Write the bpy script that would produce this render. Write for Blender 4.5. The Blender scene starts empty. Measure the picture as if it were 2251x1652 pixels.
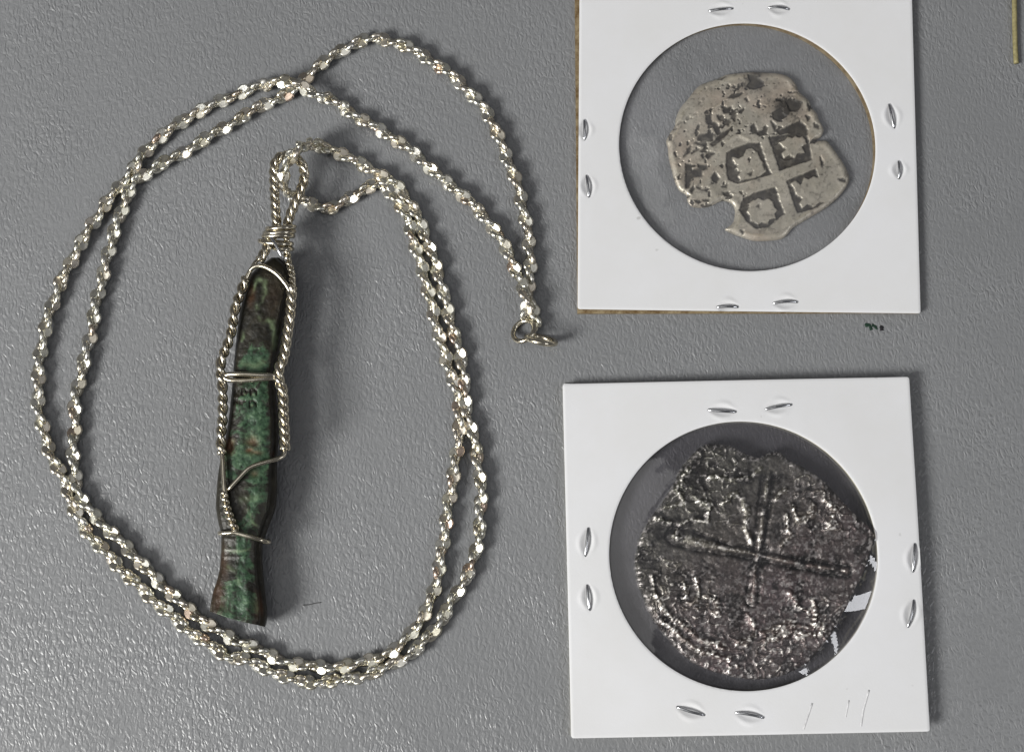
import bpy, math, random
import numpy as np
from mathutils import Vector, Matrix, Quaternion

random.seed(7)
rng = np.random.default_rng(11)
SC = bpy.context.scene
COL = SC.collection
MM = 0.001

# ------------------------------------------------------------------ camera
TILT, DIST, FPX, PW, PH = math.radians(9.0), 239.0, 3550.0, 2250.0, 1652.0
CAM = np.array([0.0, -DIST * math.sin(TILT), DIST * math.cos(TILT)])
cam = bpy.data.cameras.new("camera")
cam.sensor_width = 36.0
cam.lens = 36.0 * FPX / PW
cam.clip_start, cam.clip_end = 0.01, 20.0
cam_ob = bpy.data.objects.new("camera", cam)
COL.objects.link(cam_ob)
cam_ob.location = CAM * MM
cam_ob.rotation_euler = (TILT, 0, 0)
SC.camera = cam_ob

# ------------------------------------------------------------------ light
world = bpy.data.worlds.new("World")
SC.world = world
world.use_nodes = True
bgn = world.node_tree.nodes["Background"]
bgn.inputs[0].default_value = (0.95, 0.95, 1.0, 1)
bgn.inputs[1].default_value = 0.098


def area_lamp(name, direction, dist, size_x, size_y, power, color, aim=(0, 0, 0)):
    li = bpy.data.lights.new(name, "AREA")
    li.shape = "RECTANGLE"
    li.size, li.size_y = size_x, size_y
    li.energy = power
    li.color = color
    o = bpy.data.objects.new(name, li)
    d = Vector(direction).normalized()
    o.location = Vector(aim) + d * dist
    o.rotation_euler = (-d).to_track_quat("-Z", "Y").to_euler()
    COL.objects.link(o)
    return o


area_lamp("window_light", (-0.70, -0.41, 0.60), 1.10, 0.35, 0.35, 14.2, (1.0, 0.99, 0.96))
area_lamp("ceiling_light", (0.62, -0.22, 0.72), 1.60, 0.50, 0.28, 2.6, (0.95, 0.96, 1.0))

# added soft fill lamp brightening the metal, over the pendant side of the table
area_lamp("metal_fill_lamp", (-0.34, -0.03, 1.0), 1.70, 1.30, 1.20, 2.9, (1.0, 0.99, 0.97))

SC.view_settings.view_transform = "Standard"
SC.view_settings.look = "None"
SC.view_settings.exposure = 0.0
SC.view_settings.gamma = 1.0
SC.view_settings.use_curve_mapping = False
SC.cycles.max_bounces = 10
SC.cycles.transparent_max_bounces = 16
SC.cycles.caustics_reflective = False
SC.cycles.caustics_refractive = False
SC.cycles.sample_clamp_indirect = 6.0

# ------------------------------------------------------------------ helpers
_ct, _st = math.cos(TILT), math.sin(TILT)
_FW = np.array([0, _st, -_ct])
_UP = np.array([0, _ct, _st])


def P(x, y, z=0.0):
    """Traced picture position (2250 x 1652 grid) -> point in mm at height z above the table."""
    x, y, z = np.broadcast_arrays(np.asarray(x, float), np.asarray(y, float), np.asarray(z, float))
    d = np.stack([(x - PW / 2) / FPX, 0 * x, 0 * x], -1) + _FW + ((PH / 2 - y) / FPX)[..., None] * _UP
    t = (z - CAM[2]) / d[..., 2]
    return CAM + d * t[..., None]


def grid_noise(n=64, seed=0):
    return np.random.default_rng(seed).random((n, n))


_lat = [grid_noise(64, s) for s in range(12)]


def vnoise(x, y, k=0):
    g = _lat[k % 12]
    xi, yi = np.floor(x).astype(int), np.floor(y).astype(int)
    fx, fy = x - xi, y - yi
    fx, fy = fx * fx * (3 - 2 * fx), fy * fy * (3 - 2 * fy)
    a, b = g[xi % 64, yi % 64], g[(xi + 1) % 64, yi % 64]
    c, d = g[xi % 64, (yi + 1) % 64], g[(xi + 1) % 64, (yi + 1) % 64]
    return (a * (1 - fx) + b * fx) * (1 - fy) + (c * (1 - fx) + d * fx) * fy


def fbm(x, y, k=0, octs=4):
    v, a, t = 0.0, 1.0, 0.0
    for i in range(octs):
        v = v + a * vnoise(x * 2 ** i + 17.3 * i, y * 2 ** i + 5.1 * i, k + i)
        t += a
        a *= 0.5
    return v / t


def sstep(a, b, x):
    t = np.clip((x - a) / (b - a), 0, 1)
    return t * t * (3 - 2 * t)


def poly_sdf(px, py, poly):
    """signed distance to a closed polygon, negative inside"""
    poly = np.asarray(poly, float)
    sh = px.shape
    px, py = px.ravel(), py.ravel()
    d2 = np.full(px.shape, 1e18)
    ins = np.zeros(px.shape, bool)
    for i in range(len(poly)):
        (ax, ay), (bx, by) = poly[i], poly[(i + 1) % len(poly)]
        ex, ey = bx - ax, by - ay
        L = ex * ex + ey * ey + 1e-12
        t = np.clip(((px - ax) * ex + (py - ay) * ey) / L, 0, 1)
        d2 = np.minimum(d2, (px - ax - t * ex) ** 2 + (py - ay - t * ey) ** 2)
        c = (ay > py) != (by > py)
        if abs(by - ay) > 1e-9:
            ins ^= c & (px < ex * (py - ay) / (by - ay) + ax)
    d = np.sqrt(d2)
    return np.where(ins, -d, d).reshape(sh)


def line_dist(px, py, pts):
    d2 = np.full(px.shape, 1e18)
    for (ax, ay), (bx, by) in zip(pts[:-1], pts[1:]):
        ex, ey = bx - ax, by - ay
        t = np.clip(((px - ax) * ex + (py - ay) * ey) / (ex * ex + ey * ey + 1e-12), 0, 1)
        d2 = np.minimum(d2, (px - ax - t * ex) ** 2 + (py - ay - t * ey) ** 2)
    return np.sqrt(d2)


def catmull(pts, n=8, closed=False):
    p = np.asarray(pts, float)
    if closed:
        q = np.vstack([p[-1], p, p[0], p[1]])
    else:
        q = np.vstack([2 * p[0] - p[1], p, 2 * p[-1] - p[-2]])
    out = []
    for i in range(1, len(q) - 2):
        t = np.linspace(0, 1, n, endpoint=False)[:, None]
        a, b, c, d = q[i - 1], q[i], q[i + 1], q[i + 2]
        out.append(0.5 * (2 * b + (c - a) * t + (2 * a - 5 * b + 4 * c - d) * t ** 2 + (3 * b - a - 3 * c + d) * t ** 3))
    if not closed:
        out.append(q[-2][None])
    return np.vstack(out)


def resample(path, step):
    seg = np.linalg.norm(np.diff(path, axis=0), axis=1)
    s = np.concatenate([[0], np.cumsum(seg)])
    n = max(2, int(round(s[-1] / step)) + 1)
    t = np.linspace(0, s[-1], n)
    return np.stack([np.interp(t, s, path[:, k]) for k in range(3)], 1), t


def frames(path):
    """tangent, side and up vectors, side kept level where possible"""
    tan = np.gradient(path, axis=0)
    tan /= np.linalg.norm(tan, axis=1)[:, None] + 1e-12
    up = np.zeros_like(tan)
    side = np.zeros_like(tan)
    ref = np.array([0, 0, 1.0]) if abs(tan[0, 2]) < 0.9 else np.array([1.0, 0, 0])
    u = ref - tan[0] * (ref @ tan[0])
    u /= np.linalg.norm(u)
    for i in range(len(path)):
        u = u - tan[i] * (u @ tan[i])
        u /= np.linalg.norm(u) + 1e-12
        up[i] = u
        side[i] = np.cross(tan[i], u)
    return tan, side, up


def tube(path, r, n=8, cap=True, closed=False):
    """returns verts, faces of a tube; r scalar or per point"""
    path = np.asarray(path, float)
    _, sd, up = frames(path)
    r = np.broadcast_to(np.asarray(r, float), (len(path),))
    a = np.linspace(0, 2 * math.pi, n, endpoint=False)
    v = path[:, None] + r[:, None, None] * (np.cos(a)[None, :, None] * sd[:, None] + np.sin(a)[None, :, None] * up[:, None])
    v = v.reshape(-1, 3)
    m = len(path)
    f = []
    for i in range(m if closed else m - 1):
        i2 = (i + 1) % m
        for j in range(n):
            j2 = (j + 1) % n
            f.append((i * n + j, i * n + j2, i2 * n + j2, i2 * n + j))
    if cap and not closed:
        f.append(tuple(range(n))[::-1])
        f.append(tuple((m - 1) * n + j for j in range(n)))
    return v, f


def join(parts):
    V, F, o = [], [], 0
    for v, f in parts:
        V.append(np.asarray(v))
        F += [tuple(i + o for i in q) for q in f]
        o += len(v)
    return np.vstack(V), F


def rope(path, r, pitch, strands=2, off=None, n=7, phase=0.0, wobble=0.0):
    path, s = resample(np.asarray(path, float), min(pitch / 12, 0.2))
    _, sd, up = frames(path)
    off = r * 1.02 if off is None else off
    out = []
    for k in range(strands):
        a = 2 * math.pi * (s / pitch + k / strands) + phase
        if wobble:
            a = a + wobble * np.sin(s * 1.7 + 0.6 * k) + wobble * np.sin(s * 0.61)
        c = path + off * (np.cos(a)[:, None] * sd + np.sin(a)[:, None] * up)
        out.append(tube(c, r, n))
    return join(out)


def world_loc(o):
    p = Vector((0, 0, 0))
    while o is not None:
        p += Vector(o.location)
        o = o.parent
    return p


def mesh(name, V, F, mats=(), smooth=True, face_mat=None, attr=None, flat_from=None):
    me = bpy.data.meshes.new(name)
    V = np.asarray(V, float) * MM
    F = F if isinstance(F, list) else F.tolist()
    me.from_pydata(V.tolist(), [], F)
    if smooth:
        sm = np.ones(len(me.polygons), bool)
        if flat_from is not None:
            sm[flat_from:] = False
        me.polygons.foreach_set("use_smooth", sm)
    for m in mats:
        me.materials.append(m)
    if face_mat is not None:
        me.polygons.foreach_set("material_index", np.asarray(face_mat, np.int32))
    for k, c in (attr or {}).items():
        a = me.attributes.new(k, "FLOAT_COLOR", "POINT")
        c4 = np.ones((len(V), 4), np.float32)
        c4[:, : c.shape[1]] = c
        a.data.foreach_set("color", c4.ravel())
    me.update()
    return me


def obj(name, V, F, mat, parent=None, **kw):
    mats = mat if isinstance(mat, (list, tuple)) else (mat,)
    V = np.asarray(V, float)
    if parent is not None:
        V = V - np.array(world_loc(parent)) / MM
    o = bpy.data.objects.new(name, mesh(name, V, F, mats, **kw))
    COL.objects.link(o)
    o.parent = parent
    return o


def thing(name, label, cat, loc_mm=(0, 0, 0), group=None):
    o = bpy.data.objects.new(name, None)
    COL.objects.link(o)
    o.empty_display_size = 0.005
    o.location = Vector(loc_mm) * MM
    return tag(o, label, cat, group)


def tag(o, label, cat, group=None):
    o["label"], o["category"] = label, cat
    if group:
        o["group"] = group
    return o


def heightfield(sdf, x0, x1, y0, y1, step, ztop, zbot):
    """solid slab cut to sdf < 0 with a top given by ztop(x, y, s); returns V, F, number of top faces, X, Y, s"""
    nx, ny = int((x1 - x0) / step) + 1, int((y1 - y0) / step) + 1
    X, Y = np.meshgrid(np.linspace(x0, x1, nx), np.linspace(y0, y1, ny), indexing="ij")
    S = sdf(X, Y)
    ins = S < 0
    cell = ins[:-1, :-1] | ins[1:, :-1] | ins[:-1, 1:] | ins[1:, 1:]
    mv = (S >= 0) & (S < 2.0 * step)
    xs, ys = X[mv], Y[mv]
    e = step * 0.2
    for _ in range(4):
        s = sdf(xs, ys)
        gx = (sdf(xs + e, ys) - sdf(xs - e, ys)) / (2 * e)
        gy = (sdf(xs, ys + e) - sdf(xs, ys - e)) / (2 * e)
        g2 = gx * gx + gy * gy + 1e-6
        xs, ys = xs - s * gx / g2 * 0.95, ys - s * gy / g2 * 0.95
    X[mv], Y[mv] = xs, ys
    S = np.minimum(S, 0)
    idx = np.arange(nx * ny).reshape(nx, ny)
    ci, cj = np.nonzero(cell)
    Q = np.stack([idx[ci, cj], idx[ci + 1, cj], idx[ci + 1, cj + 1], idx[ci, cj + 1]], 1)
    used = np.unique(Q)
    remap = np.full(nx * ny, -1)
    remap[used] = np.arange(len(used))
    Q = remap[Q]
    x, y, s = X.ravel()[used], Y.ravel()[used], S.ravel()[used]
    z = ztop(x, y, s)
    V = np.stack([x, y, z], 1)
    E = np.concatenate([Q[:, [0, 1]], Q[:, [1, 2]], Q[:, [2, 3]], Q[:, [3, 0]]])
    key = np.sort(E, 1)
    _, inv, cnt = np.unique(key[:, 0] * (len(used) + 1) + key[:, 1], return_inverse=True, return_counts=True)
    B = E[cnt[inv] == 1]
    bi = np.unique(B)
    rb = np.full(len(used), -1)
    rb[bi] = np.arange(len(bi))
    top_ring = V[bi]
    bot_ring = top_ring.copy()
    bot_ring[:, 2] = zbot
    n0 = len(V)
    n1 = n0 + len(bi)
    W = np.stack([rb[B[:, 1]] + n0, rb[B[:, 0]] + n0, rb[B[:, 0]] + n1, rb[B[:, 1]] + n1], 1)
    Vall = np.vstack([V, top_ring, bot_ring])
    src = np.concatenate([np.arange(n0), bi, bi])
    return Vall, Q.tolist() + W.tolist(), len(Q), src


# ------------------------------------------------------------------ material tools
class NT:
    def __init__(self, name):
        self.m = bpy.data.materials.new(name)
        self.m.use_nodes = True
        self.t = self.m.node_tree
        self.b = self.t.nodes["Principled BSDF"]

    def n(self, typ, **kw):
        nd = self.t.nodes.new(typ)
        for k, v in kw.items():
            if k.startswith("i_"):
                nd.inputs[k[2:]].default_value = v
            elif k[0] == "i" and k[1:].isdigit():
                nd.inputs[int(k[1:])].default_value = v
            else:
                setattr(nd, k, v)
        return nd

    def l(self, a, b):
        self.t.links.new(a, b)

    def coord(self, scale=(1, 1, 1), rot=(0, 0, 0), obj_space=True):
        tc = self.n("ShaderNodeTexCoord")
        mp = self.n("ShaderNodeMapping")
        mp.inputs["Scale"].default_value = scale
        mp.inputs["Rotation"].default_value = rot
        self.l(tc.outputs["Object" if obj_space else "Generated"], mp.inputs[0])
        return mp.outputs[0]

    def noise(self, vec, scale, detail=3, rough=0.55, dist=0.0):
        nd = self.n("ShaderNodeTexNoise", i_Scale=scale, i_Detail=detail, i_Roughness=rough, i_Distortion=dist)
        if vec is not None:
            self.l(vec, nd.inputs["Vector"])
        return nd.outputs["Fac"]

    def ramp(self, fac, stops):
        nd = self.n("ShaderNodeValToRGB")
        el = nd.color_ramp.elements
        while len(el) < len(stops):
            el.new(0.5)
        for e, (p, c) in zip(el, stops):
            e.position = p
            e.color = c if len(c) == 4 else (*c, 1)
        self.l(fac, nd.inputs[0])
        return nd.outputs[0]

    def mix(self, fac, a, b, mode="MIX"):
        nd = self.n("ShaderNodeMix", data_type="RGBA", blend_type=mode)
        for sock, v in ((nd.inputs[0], fac), (nd.inputs[6], a), (nd.inputs[7], b)):
            if hasattr(v, "is_linked"):
                self.l(v, sock)
            elif isinstance(v, (int, float)):
                sock.default_value = v
            else:
                sock.default_value = (*v, 1) if len(v) == 3 else v
        return nd.outputs[2]

    def math(self, op, a, b=None, clamp=False):
        nd = self.n("ShaderNodeMath", operation=op, use_clamp=clamp)
        for i, v in enumerate((a, b)):
            if v is None:
                continue
            if hasattr(v, "is_linked"):
                self.l(v, nd.inputs[i])
            else:
                nd.inputs[i].default_value = v
        return nd.outputs[0]

    def bump(self, h, strength, distance, normal=None):
        nd = self.n("ShaderNodeBump", i_Strength=strength, i_Distance=distance)
        self.l(h, nd.inputs["Height"])
        if normal is not None:
            self.l(normal, nd.inputs["Normal"])
        return nd.outputs[0]

    def set(self, **kw):
        for k, v in kw.items():
            s = self.b.inputs[k.replace("_", " ")]
            if hasattr(v, "is_linked"):
                self.l(v, s)
            else:
                s.default_value = v if not (isinstance(v, tuple) and len(v) == 3) else (*v, 1)
        return self.m

    def attr(self, name):
        nd = self.n("ShaderNodeAttribute", attribute_name=name)
        return nd.outputs["Color"]


def mat_table():
    t = NT("grey_leatherette")
    # elongated, slightly wavy pebble grain running away from the viewer
    wv = t.coord((1, 1, 1))
    warp = t.n("ShaderNodeTexNoise", i_Scale=700.0, i_Detail=2.0)
    t.l(wv, warp.inputs["Vector"])
    wsub = t.n("ShaderNodeVectorMath", operation="SUBTRACT")
    t.l(warp.outputs["Color"], wsub.inputs[0])
    wsub.inputs[1].default_value = (0.5, 0.5, 0.5)
    wsc = t.n("ShaderNodeVectorMath", operation="SCALE")
    t.l(wsub.outputs[0], wsc.inputs[0])
    wsc.inputs["Scale"].default_value = 0.0012
    wadd = t.n("ShaderNodeVectorMath", operation="ADD")
    t.l(wv, wadd.inputs[0])
    t.l(wsc.outputs[0], wadd.inputs[1])
    mp = t.n("ShaderNodeMapping")
    mp.inputs["Scale"].default_value = (1.0, 0.42, 1.0)
    mp.inputs["Rotation"].default_value = (0, 0, math.radians(-6))
    t.l(wadd.outputs[0], mp.inputs[0])
    v = t.n("ShaderNodeTexVoronoi", feature="DISTANCE_TO_EDGE", i_Scale=1500.0)
    t.l(mp.outputs[0], v.inputs["Vector"])
    pebble = t.ramp(v.outputs["Distance"], [(0.0, (0, 0, 0)), (0.30, (1, 1, 1))])
    n1 = t.noise(mp.outputs[0], 1900.0, 2, 0.6)
    n2 = t.noise(wv, 60.0, 3, 0.6)
    h = t.math("ADD", t.math("MULTIPLY", pebble, 0.62), t.math("MULTIPLY", n1, 0.75))
    amp = t.math("MAXIMUM", t.math("ADD", t.math("MULTIPLY", n2, 2.4), -0.35), 0.3)
    h = t.math("MULTIPLY", h, amp)
    nb = t.bump(h, 1.0, 0.000085)
    base = t.ramp(t.noise(wv, 28.0, 3, 0.6), [(0.3, (0.209, 0.214, 0.220)), (0.7, (0.229, 0.234, 0.241))])
    speck = t.ramp(t.noise(wv, 420.0, 1, 0.5), [(0.80, (1, 1, 1)), (0.86, (0.45, 0.45, 0.44))])
    base = t.mix(1.0, base, speck, "MULTIPLY")
    r = t.ramp(n2, [(0.2, (0.35, 0.35, 0.35)), (0.8, (0.43, 0.43, 0.43))])
    return t.set(Base_Color=base, Roughness=r, Specular_IOR_Level=1.0, Normal=nb)


def mat_metal(name, c1, c2, dark, rough=0.22, tarnish=0.35, per_piece=False):
    t = NT(name)
    vec = t.coord()
    f = t.noise(vec, 900.0, 3, 0.6)
    col = t.ramp(f, [(0.3, c1), (0.7, c2)])
    g = t.ramp(t.noise(vec, 320.0, 4, 0.65), [(0.52, (0, 0, 0)), (0.75, (1, 1, 1))])
    col = t.mix(t.math("MULTIPLY", g, tarnish), col, dark)
    if per_piece:
        oi = t.n("ShaderNodeObjectInfo")
        ge = t.n("ShaderNodeNewGeometry")
        rnd = t.math("FRACT", t.math("ADD", oi.outputs["Random"], ge.outputs["Random Per Island"]))
        tint = t.ramp(rnd, [(0.0, (1, 1, 1)), (0.45, (0.95, 0.95, 0.89)), (0.7, (1.0, 0.94, 0.88)), (0.92, (0.80, 0.78, 0.69)), (1.0, (0.85, 0.68, 0.60))])
        col = t.mix(1.0, col, tint, "MULTIPLY")
    rr = t.ramp(f, [(0.2, (rough * 0.7,) * 3), (0.8, (rough * 1.5,) * 3)])
    nb = t.bump(t.noise(vec, 2600.0, 2, 0.6), 0.35, 0.00004)
    return t.set(Base_Color=col, Metallic=1.0, Roughness=rr, Normal=nb)


def mat_card(name, white):
    t = NT(name)
    vec = t.coord()
    f = t.noise(vec, 75.0, 5, 0.65)
    col = t.ramp(f, [(0.3, (white[0] * 0.955, white[1] * 0.95, white[2] * 0.93)), (0.7, white)])
    sp = t.ramp(t.noise(vec, 520.0, 1, 0.4), [(0.79, (1, 1, 1)), (0.84, (0.55, 0.54, 0.52))])
    col = t.mix(0.6, col, sp, "MULTIPLY")
    nb = t.bump(t.noise(vec, 3200.0, 3, 0.6), 0.25, 0.00004)
    return t.set(Base_Color=col, Roughness=0.55, Specular_IOR_Level=0.3, Normal=nb)


def mat_edge(name, a, b):
    t = NT(name)
    vec = t.coord((1, 1, 4))
    col = t.ramp(t.noise(vec, 700.0, 3, 0.7), [(0.35, a), (0.65, b)])
    return t.set(Base_Color=col, Roughness=0.85, Specular_IOR_Level=0.1)


def mat_film(name, tint, haze, gain):
    t = NT(name)
    t.t.nodes.remove(t.b)
    out = t.t.nodes["Material Output"]
    tr = t.n("ShaderNodeBsdfTransparent")
    tr.inputs[0].default_value = (*tint, 1)
    gl = t.n("ShaderNodeBsdfGlossy")
    gl.inputs["Roughness"].default_value = 0.04
    gl.inputs[0].default_value = (1, 1, 1, 1)
    lw = t.n("ShaderNodeLayerWeight", i_Blend=0.5)
    fres = t.math("ADD", t.math("MULTIPLY", t.math("POWER", lw.outputs["Facing"], 5.0), 0.9), 0.05)
    vec = t.coord()
    nb = t.bump(t.noise(vec, 90.0, 2, 0.5), 0.25, 0.0006)
    t.l(nb, gl.inputs["Normal"])
    df = t.n("ShaderNodeBsdfDiffuse")
    df.inputs[0].default_value = (0.8, 0.8, 0.84, 1)
    hz = t.ramp(t.noise(vec, 70.0, 4, 0.65, 0.8), [(0.35, (haze * 0.2,) * 3), (0.75, (haze * 3.0,) * 3)])
    m1 = t.n("ShaderNodeMixShader")
    t.l(hz, m1.inputs[0])
    t.l(tr.outputs[0], m1.inputs[1])
    t.l(df.outputs[0], m1.inputs[2])
    m2 = t.n("ShaderNodeMixShader")
    t.l(t.math("MULTIPLY", fres, gain, True), m2.inputs[0])
    t.l(m1.outputs[0], m2.inputs[1])
    t.l(gl.outputs[0], m2.inputs[2])
    t.l(m2.outputs[0], out.inputs[0])
    return t.m


def mat_coin_worn():
    t = NT("worn_silver_toned")
    vec = t.coord()
    a = t.attr("tone")
    sep = t.n("ShaderNodeSeparateColor")
    t.l(a, sep.inputs[0])
    n = t.noise(vec, 420.0, 4, 0.6)
    silver = t.ramp(n, [(0.3, (0.46, 0.425, 0.345)), (0.7, (0.59, 0.545, 0.46))])
    pink = t.ramp(t.noise(vec, 130.0, 3, 0.6), [(0.5, (1, 1, 1)), (0.75, (1.0, 0.90, 0.86))])
    silver = t.mix(1.0, silver, pink, "MULTIPLY")
    dark = t.ramp(t.noise(vec, 900.0, 3, 0.6), [(0.3, (0.022, 0.019, 0.016)), (0.7, (0.065, 0.057, 0.045))])
    col = t.mix(sep.outputs[0], silver, dark)
    rough = t.math("ADD", t.math("MULTIPLY", sep.outputs[0], 0.25), 0.36)
    met = t.math("SUBTRACT", 0.45, t.math("MULTIPLY", sep.outputs[0], 0.35))
    nb = t.bump(t.noise(vec, 2200.0, 4, 0.65), 0.5, 0.00005)
    return t.set(Base_Color=col, Metallic=met, Roughness=rough, Normal=nb)


def mat_coin_corroded():
    t = NT("corroded_silver")
    vec = t.coord()
    a = t.attr("tone")
    sep = t.n("ShaderNodeSeparateColor")
    t.l(a, sep.inputs[0])
    n = t.noise(vec, 500.0, 4, 0.65)
    base = t.ramp(n, [(0.3, (0.075, 0.073, 0.061)), (0.7, (0.23, 0.222, 0.190))])
    pur = t.ramp(n, [(0.3, (0.09, 0.068, 0.064)), (0.7, (0.25, 0.20, 0.195))])
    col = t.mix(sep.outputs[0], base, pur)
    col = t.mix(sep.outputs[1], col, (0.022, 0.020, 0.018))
    col = t.mix(t.math("MULTIPLY", sep.outputs[2], 0.8), col, (0.96, 0.92, 0.86))  # third channel: glints painted into the colour
    rough = t.ramp(t.noise(vec, 1500.0, 2, 0.6), [(0.35, (0.20,) * 3), (0.65, (0.50,) * 3)])
    nb = t.bump(t.noise(vec, 2400.0, 4, 0.7), 1.0, 0.00010)
    return t.set(Base_Color=col, Metallic=0.6, Roughness=rough, Normal=nb)


def mat_bronze():
    t = NT("patinated_bronze")
    vec = t.coord()
    a = t.attr("tone")
    sep = t.n("ShaderNodeSeparateColor")
    t.l(a, sep.inputs[0])
    n1 = t.noise(vec, 900.0, 4, 0.7)
    n2 = t.noise(vec, 330.0, 5, 0.7, 0.8)
    dark = t.ramp(n2, [(0.3, (0.008, 0.008, 0.006)), (0.7, (0.036, 0.031, 0.019))])
    green = t.ramp(n1, [(0.33, (0.010, 0.018, 0.010)), (0.5, (0.040, 0.088, 0.046)), (0.70, (0.105, 0.180, 0.095))])
    gm = t.math("ADD", sep.outputs[0], t.math("MULTIPLY", t.math("SUBTRACT", n2, 0.5), 2.3))
    gm = t.ramp(gm, [(0.36, (0, 0, 0)), (0.60, (1, 1, 1))])
    col = t.mix(gm, dark, green)
    col = t.mix(sep.outputs[1], col, (0.21, 0.28, 0.15))
    rust = t.ramp(n1, [(0.3, (0.06, 0.022, 0.010)), (0.7, (0.17, 0.075, 0.030))])
    col = t.mix(sep.outputs[2], col, rust)
    rough = t.ramp(n1, [(0.3, (0.30,) * 3), (0.7, (0.55,) * 3)])
    nb = t.bump(n1, 0.8, 0.00014, t.bump(n2, 0.5, 0.00018))
    return t.set(Base_Color=col, Metallic=0.15, Roughness=rough, Normal=nb)


def mat_plain(name, c, rough=0.6, metal=0.0, var=0.25, scale=900.0):
    t = NT(name)
    vec = t.coord()
    col = t.ramp(t.noise(vec, scale, 3, 0.6), [(0.3, tuple(x * (1 - var) for x in c)), (0.7, tuple(min(1, x * (1 + var)) for x in c))])
    return t.set(Base_Color=col, Roughness=rough, Metallic=metal)


M_TABLE = mat_table()
M_CHAIN = mat_metal("chain_silver", (0.80, 0.78, 0.71), (0.91, 0.895, 0.83), (0.40, 0.35, 0.26), 0.28, 0.25, True)
M_CORE = mat_metal("chain_core_silver", (0.50, 0.46, 0.37), (0.72, 0.68, 0.58), (0.16, 0.13, 0.09), 0.25, 0.6)
M_WIRE = mat_metal("wire_silver", (0.60, 0.545, 0.43), (0.74, 0.69, 0.57), (0.26, 0.20, 0.12), 0.20, 0.55)
M_STEEL = mat_metal("staple_steel", (0.60, 0.61, 0.63), (0.75, 0.76, 0.78), (0.30, 0.28, 0.26), 0.18, 0.3)
M_CARD1 = mat_card("white_card", (0.79, 0.795, 0.815))
M_CARD2 = mat_card("white_card_clean", (0.79, 0.795, 0.815))
M_EDGE1 = mat_edge("kraft_cut_edge", (0.16, 0.105, 0.05), (0.36, 0.29, 0.18))
M_EDGE2 = mat_edge("cream_cut_edge", (0.60, 0.56, 0.42), (0.76, 0.74, 0.64))
M_FILM1 = mat_film("clear_film", (0.995, 0.995, 0.995), 0.025, 1.0)
M_FILM2 = mat_film("shade_tinted_film", (0.77, 0.76, 0.775), 0.012, 1.7)  # film tint deepened to stand for shade under the raised card
M_COIN1 = mat_coin_worn()
M_COIN2 = mat_coin_corroded()
M_FISH = mat_bronze()
M_INK = mat_plain("green_ink", (0.010, 0.035, 0.020), 0.5)
M_INK2 = mat_plain("black_ink", (0.012, 0.012, 0.014), 0.5)
M_PENCIL = mat_plain("pencil_grey", (0.75, 0.75, 0.76), 0.7)
M_YELLOW = mat_plain("yellow_straw", (0.29, 0.255, 0.12), 0.5, 0.0, 0.3, 1500.0)
M_HAIR = mat_plain("dark_hair", (0.07, 0.068, 0.068), 0.5)

# ------------------------------------------------------------------ table top
tv = np.array([[-450, -450, 0], [450, -450, 0], [450, 450, 0], [-450, 450, 0]], float)
table = obj("table_surface", tv, [(0, 1, 2, 3)], M_TABLE, smooth=False)
table["kind"] = "structure"
table["label"] = "grey pebble-grained leatherette table surface"

# ------------------------------------------------------------------ coin holders
HOLE_R = 19.3
HALF = 25.4


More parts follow.
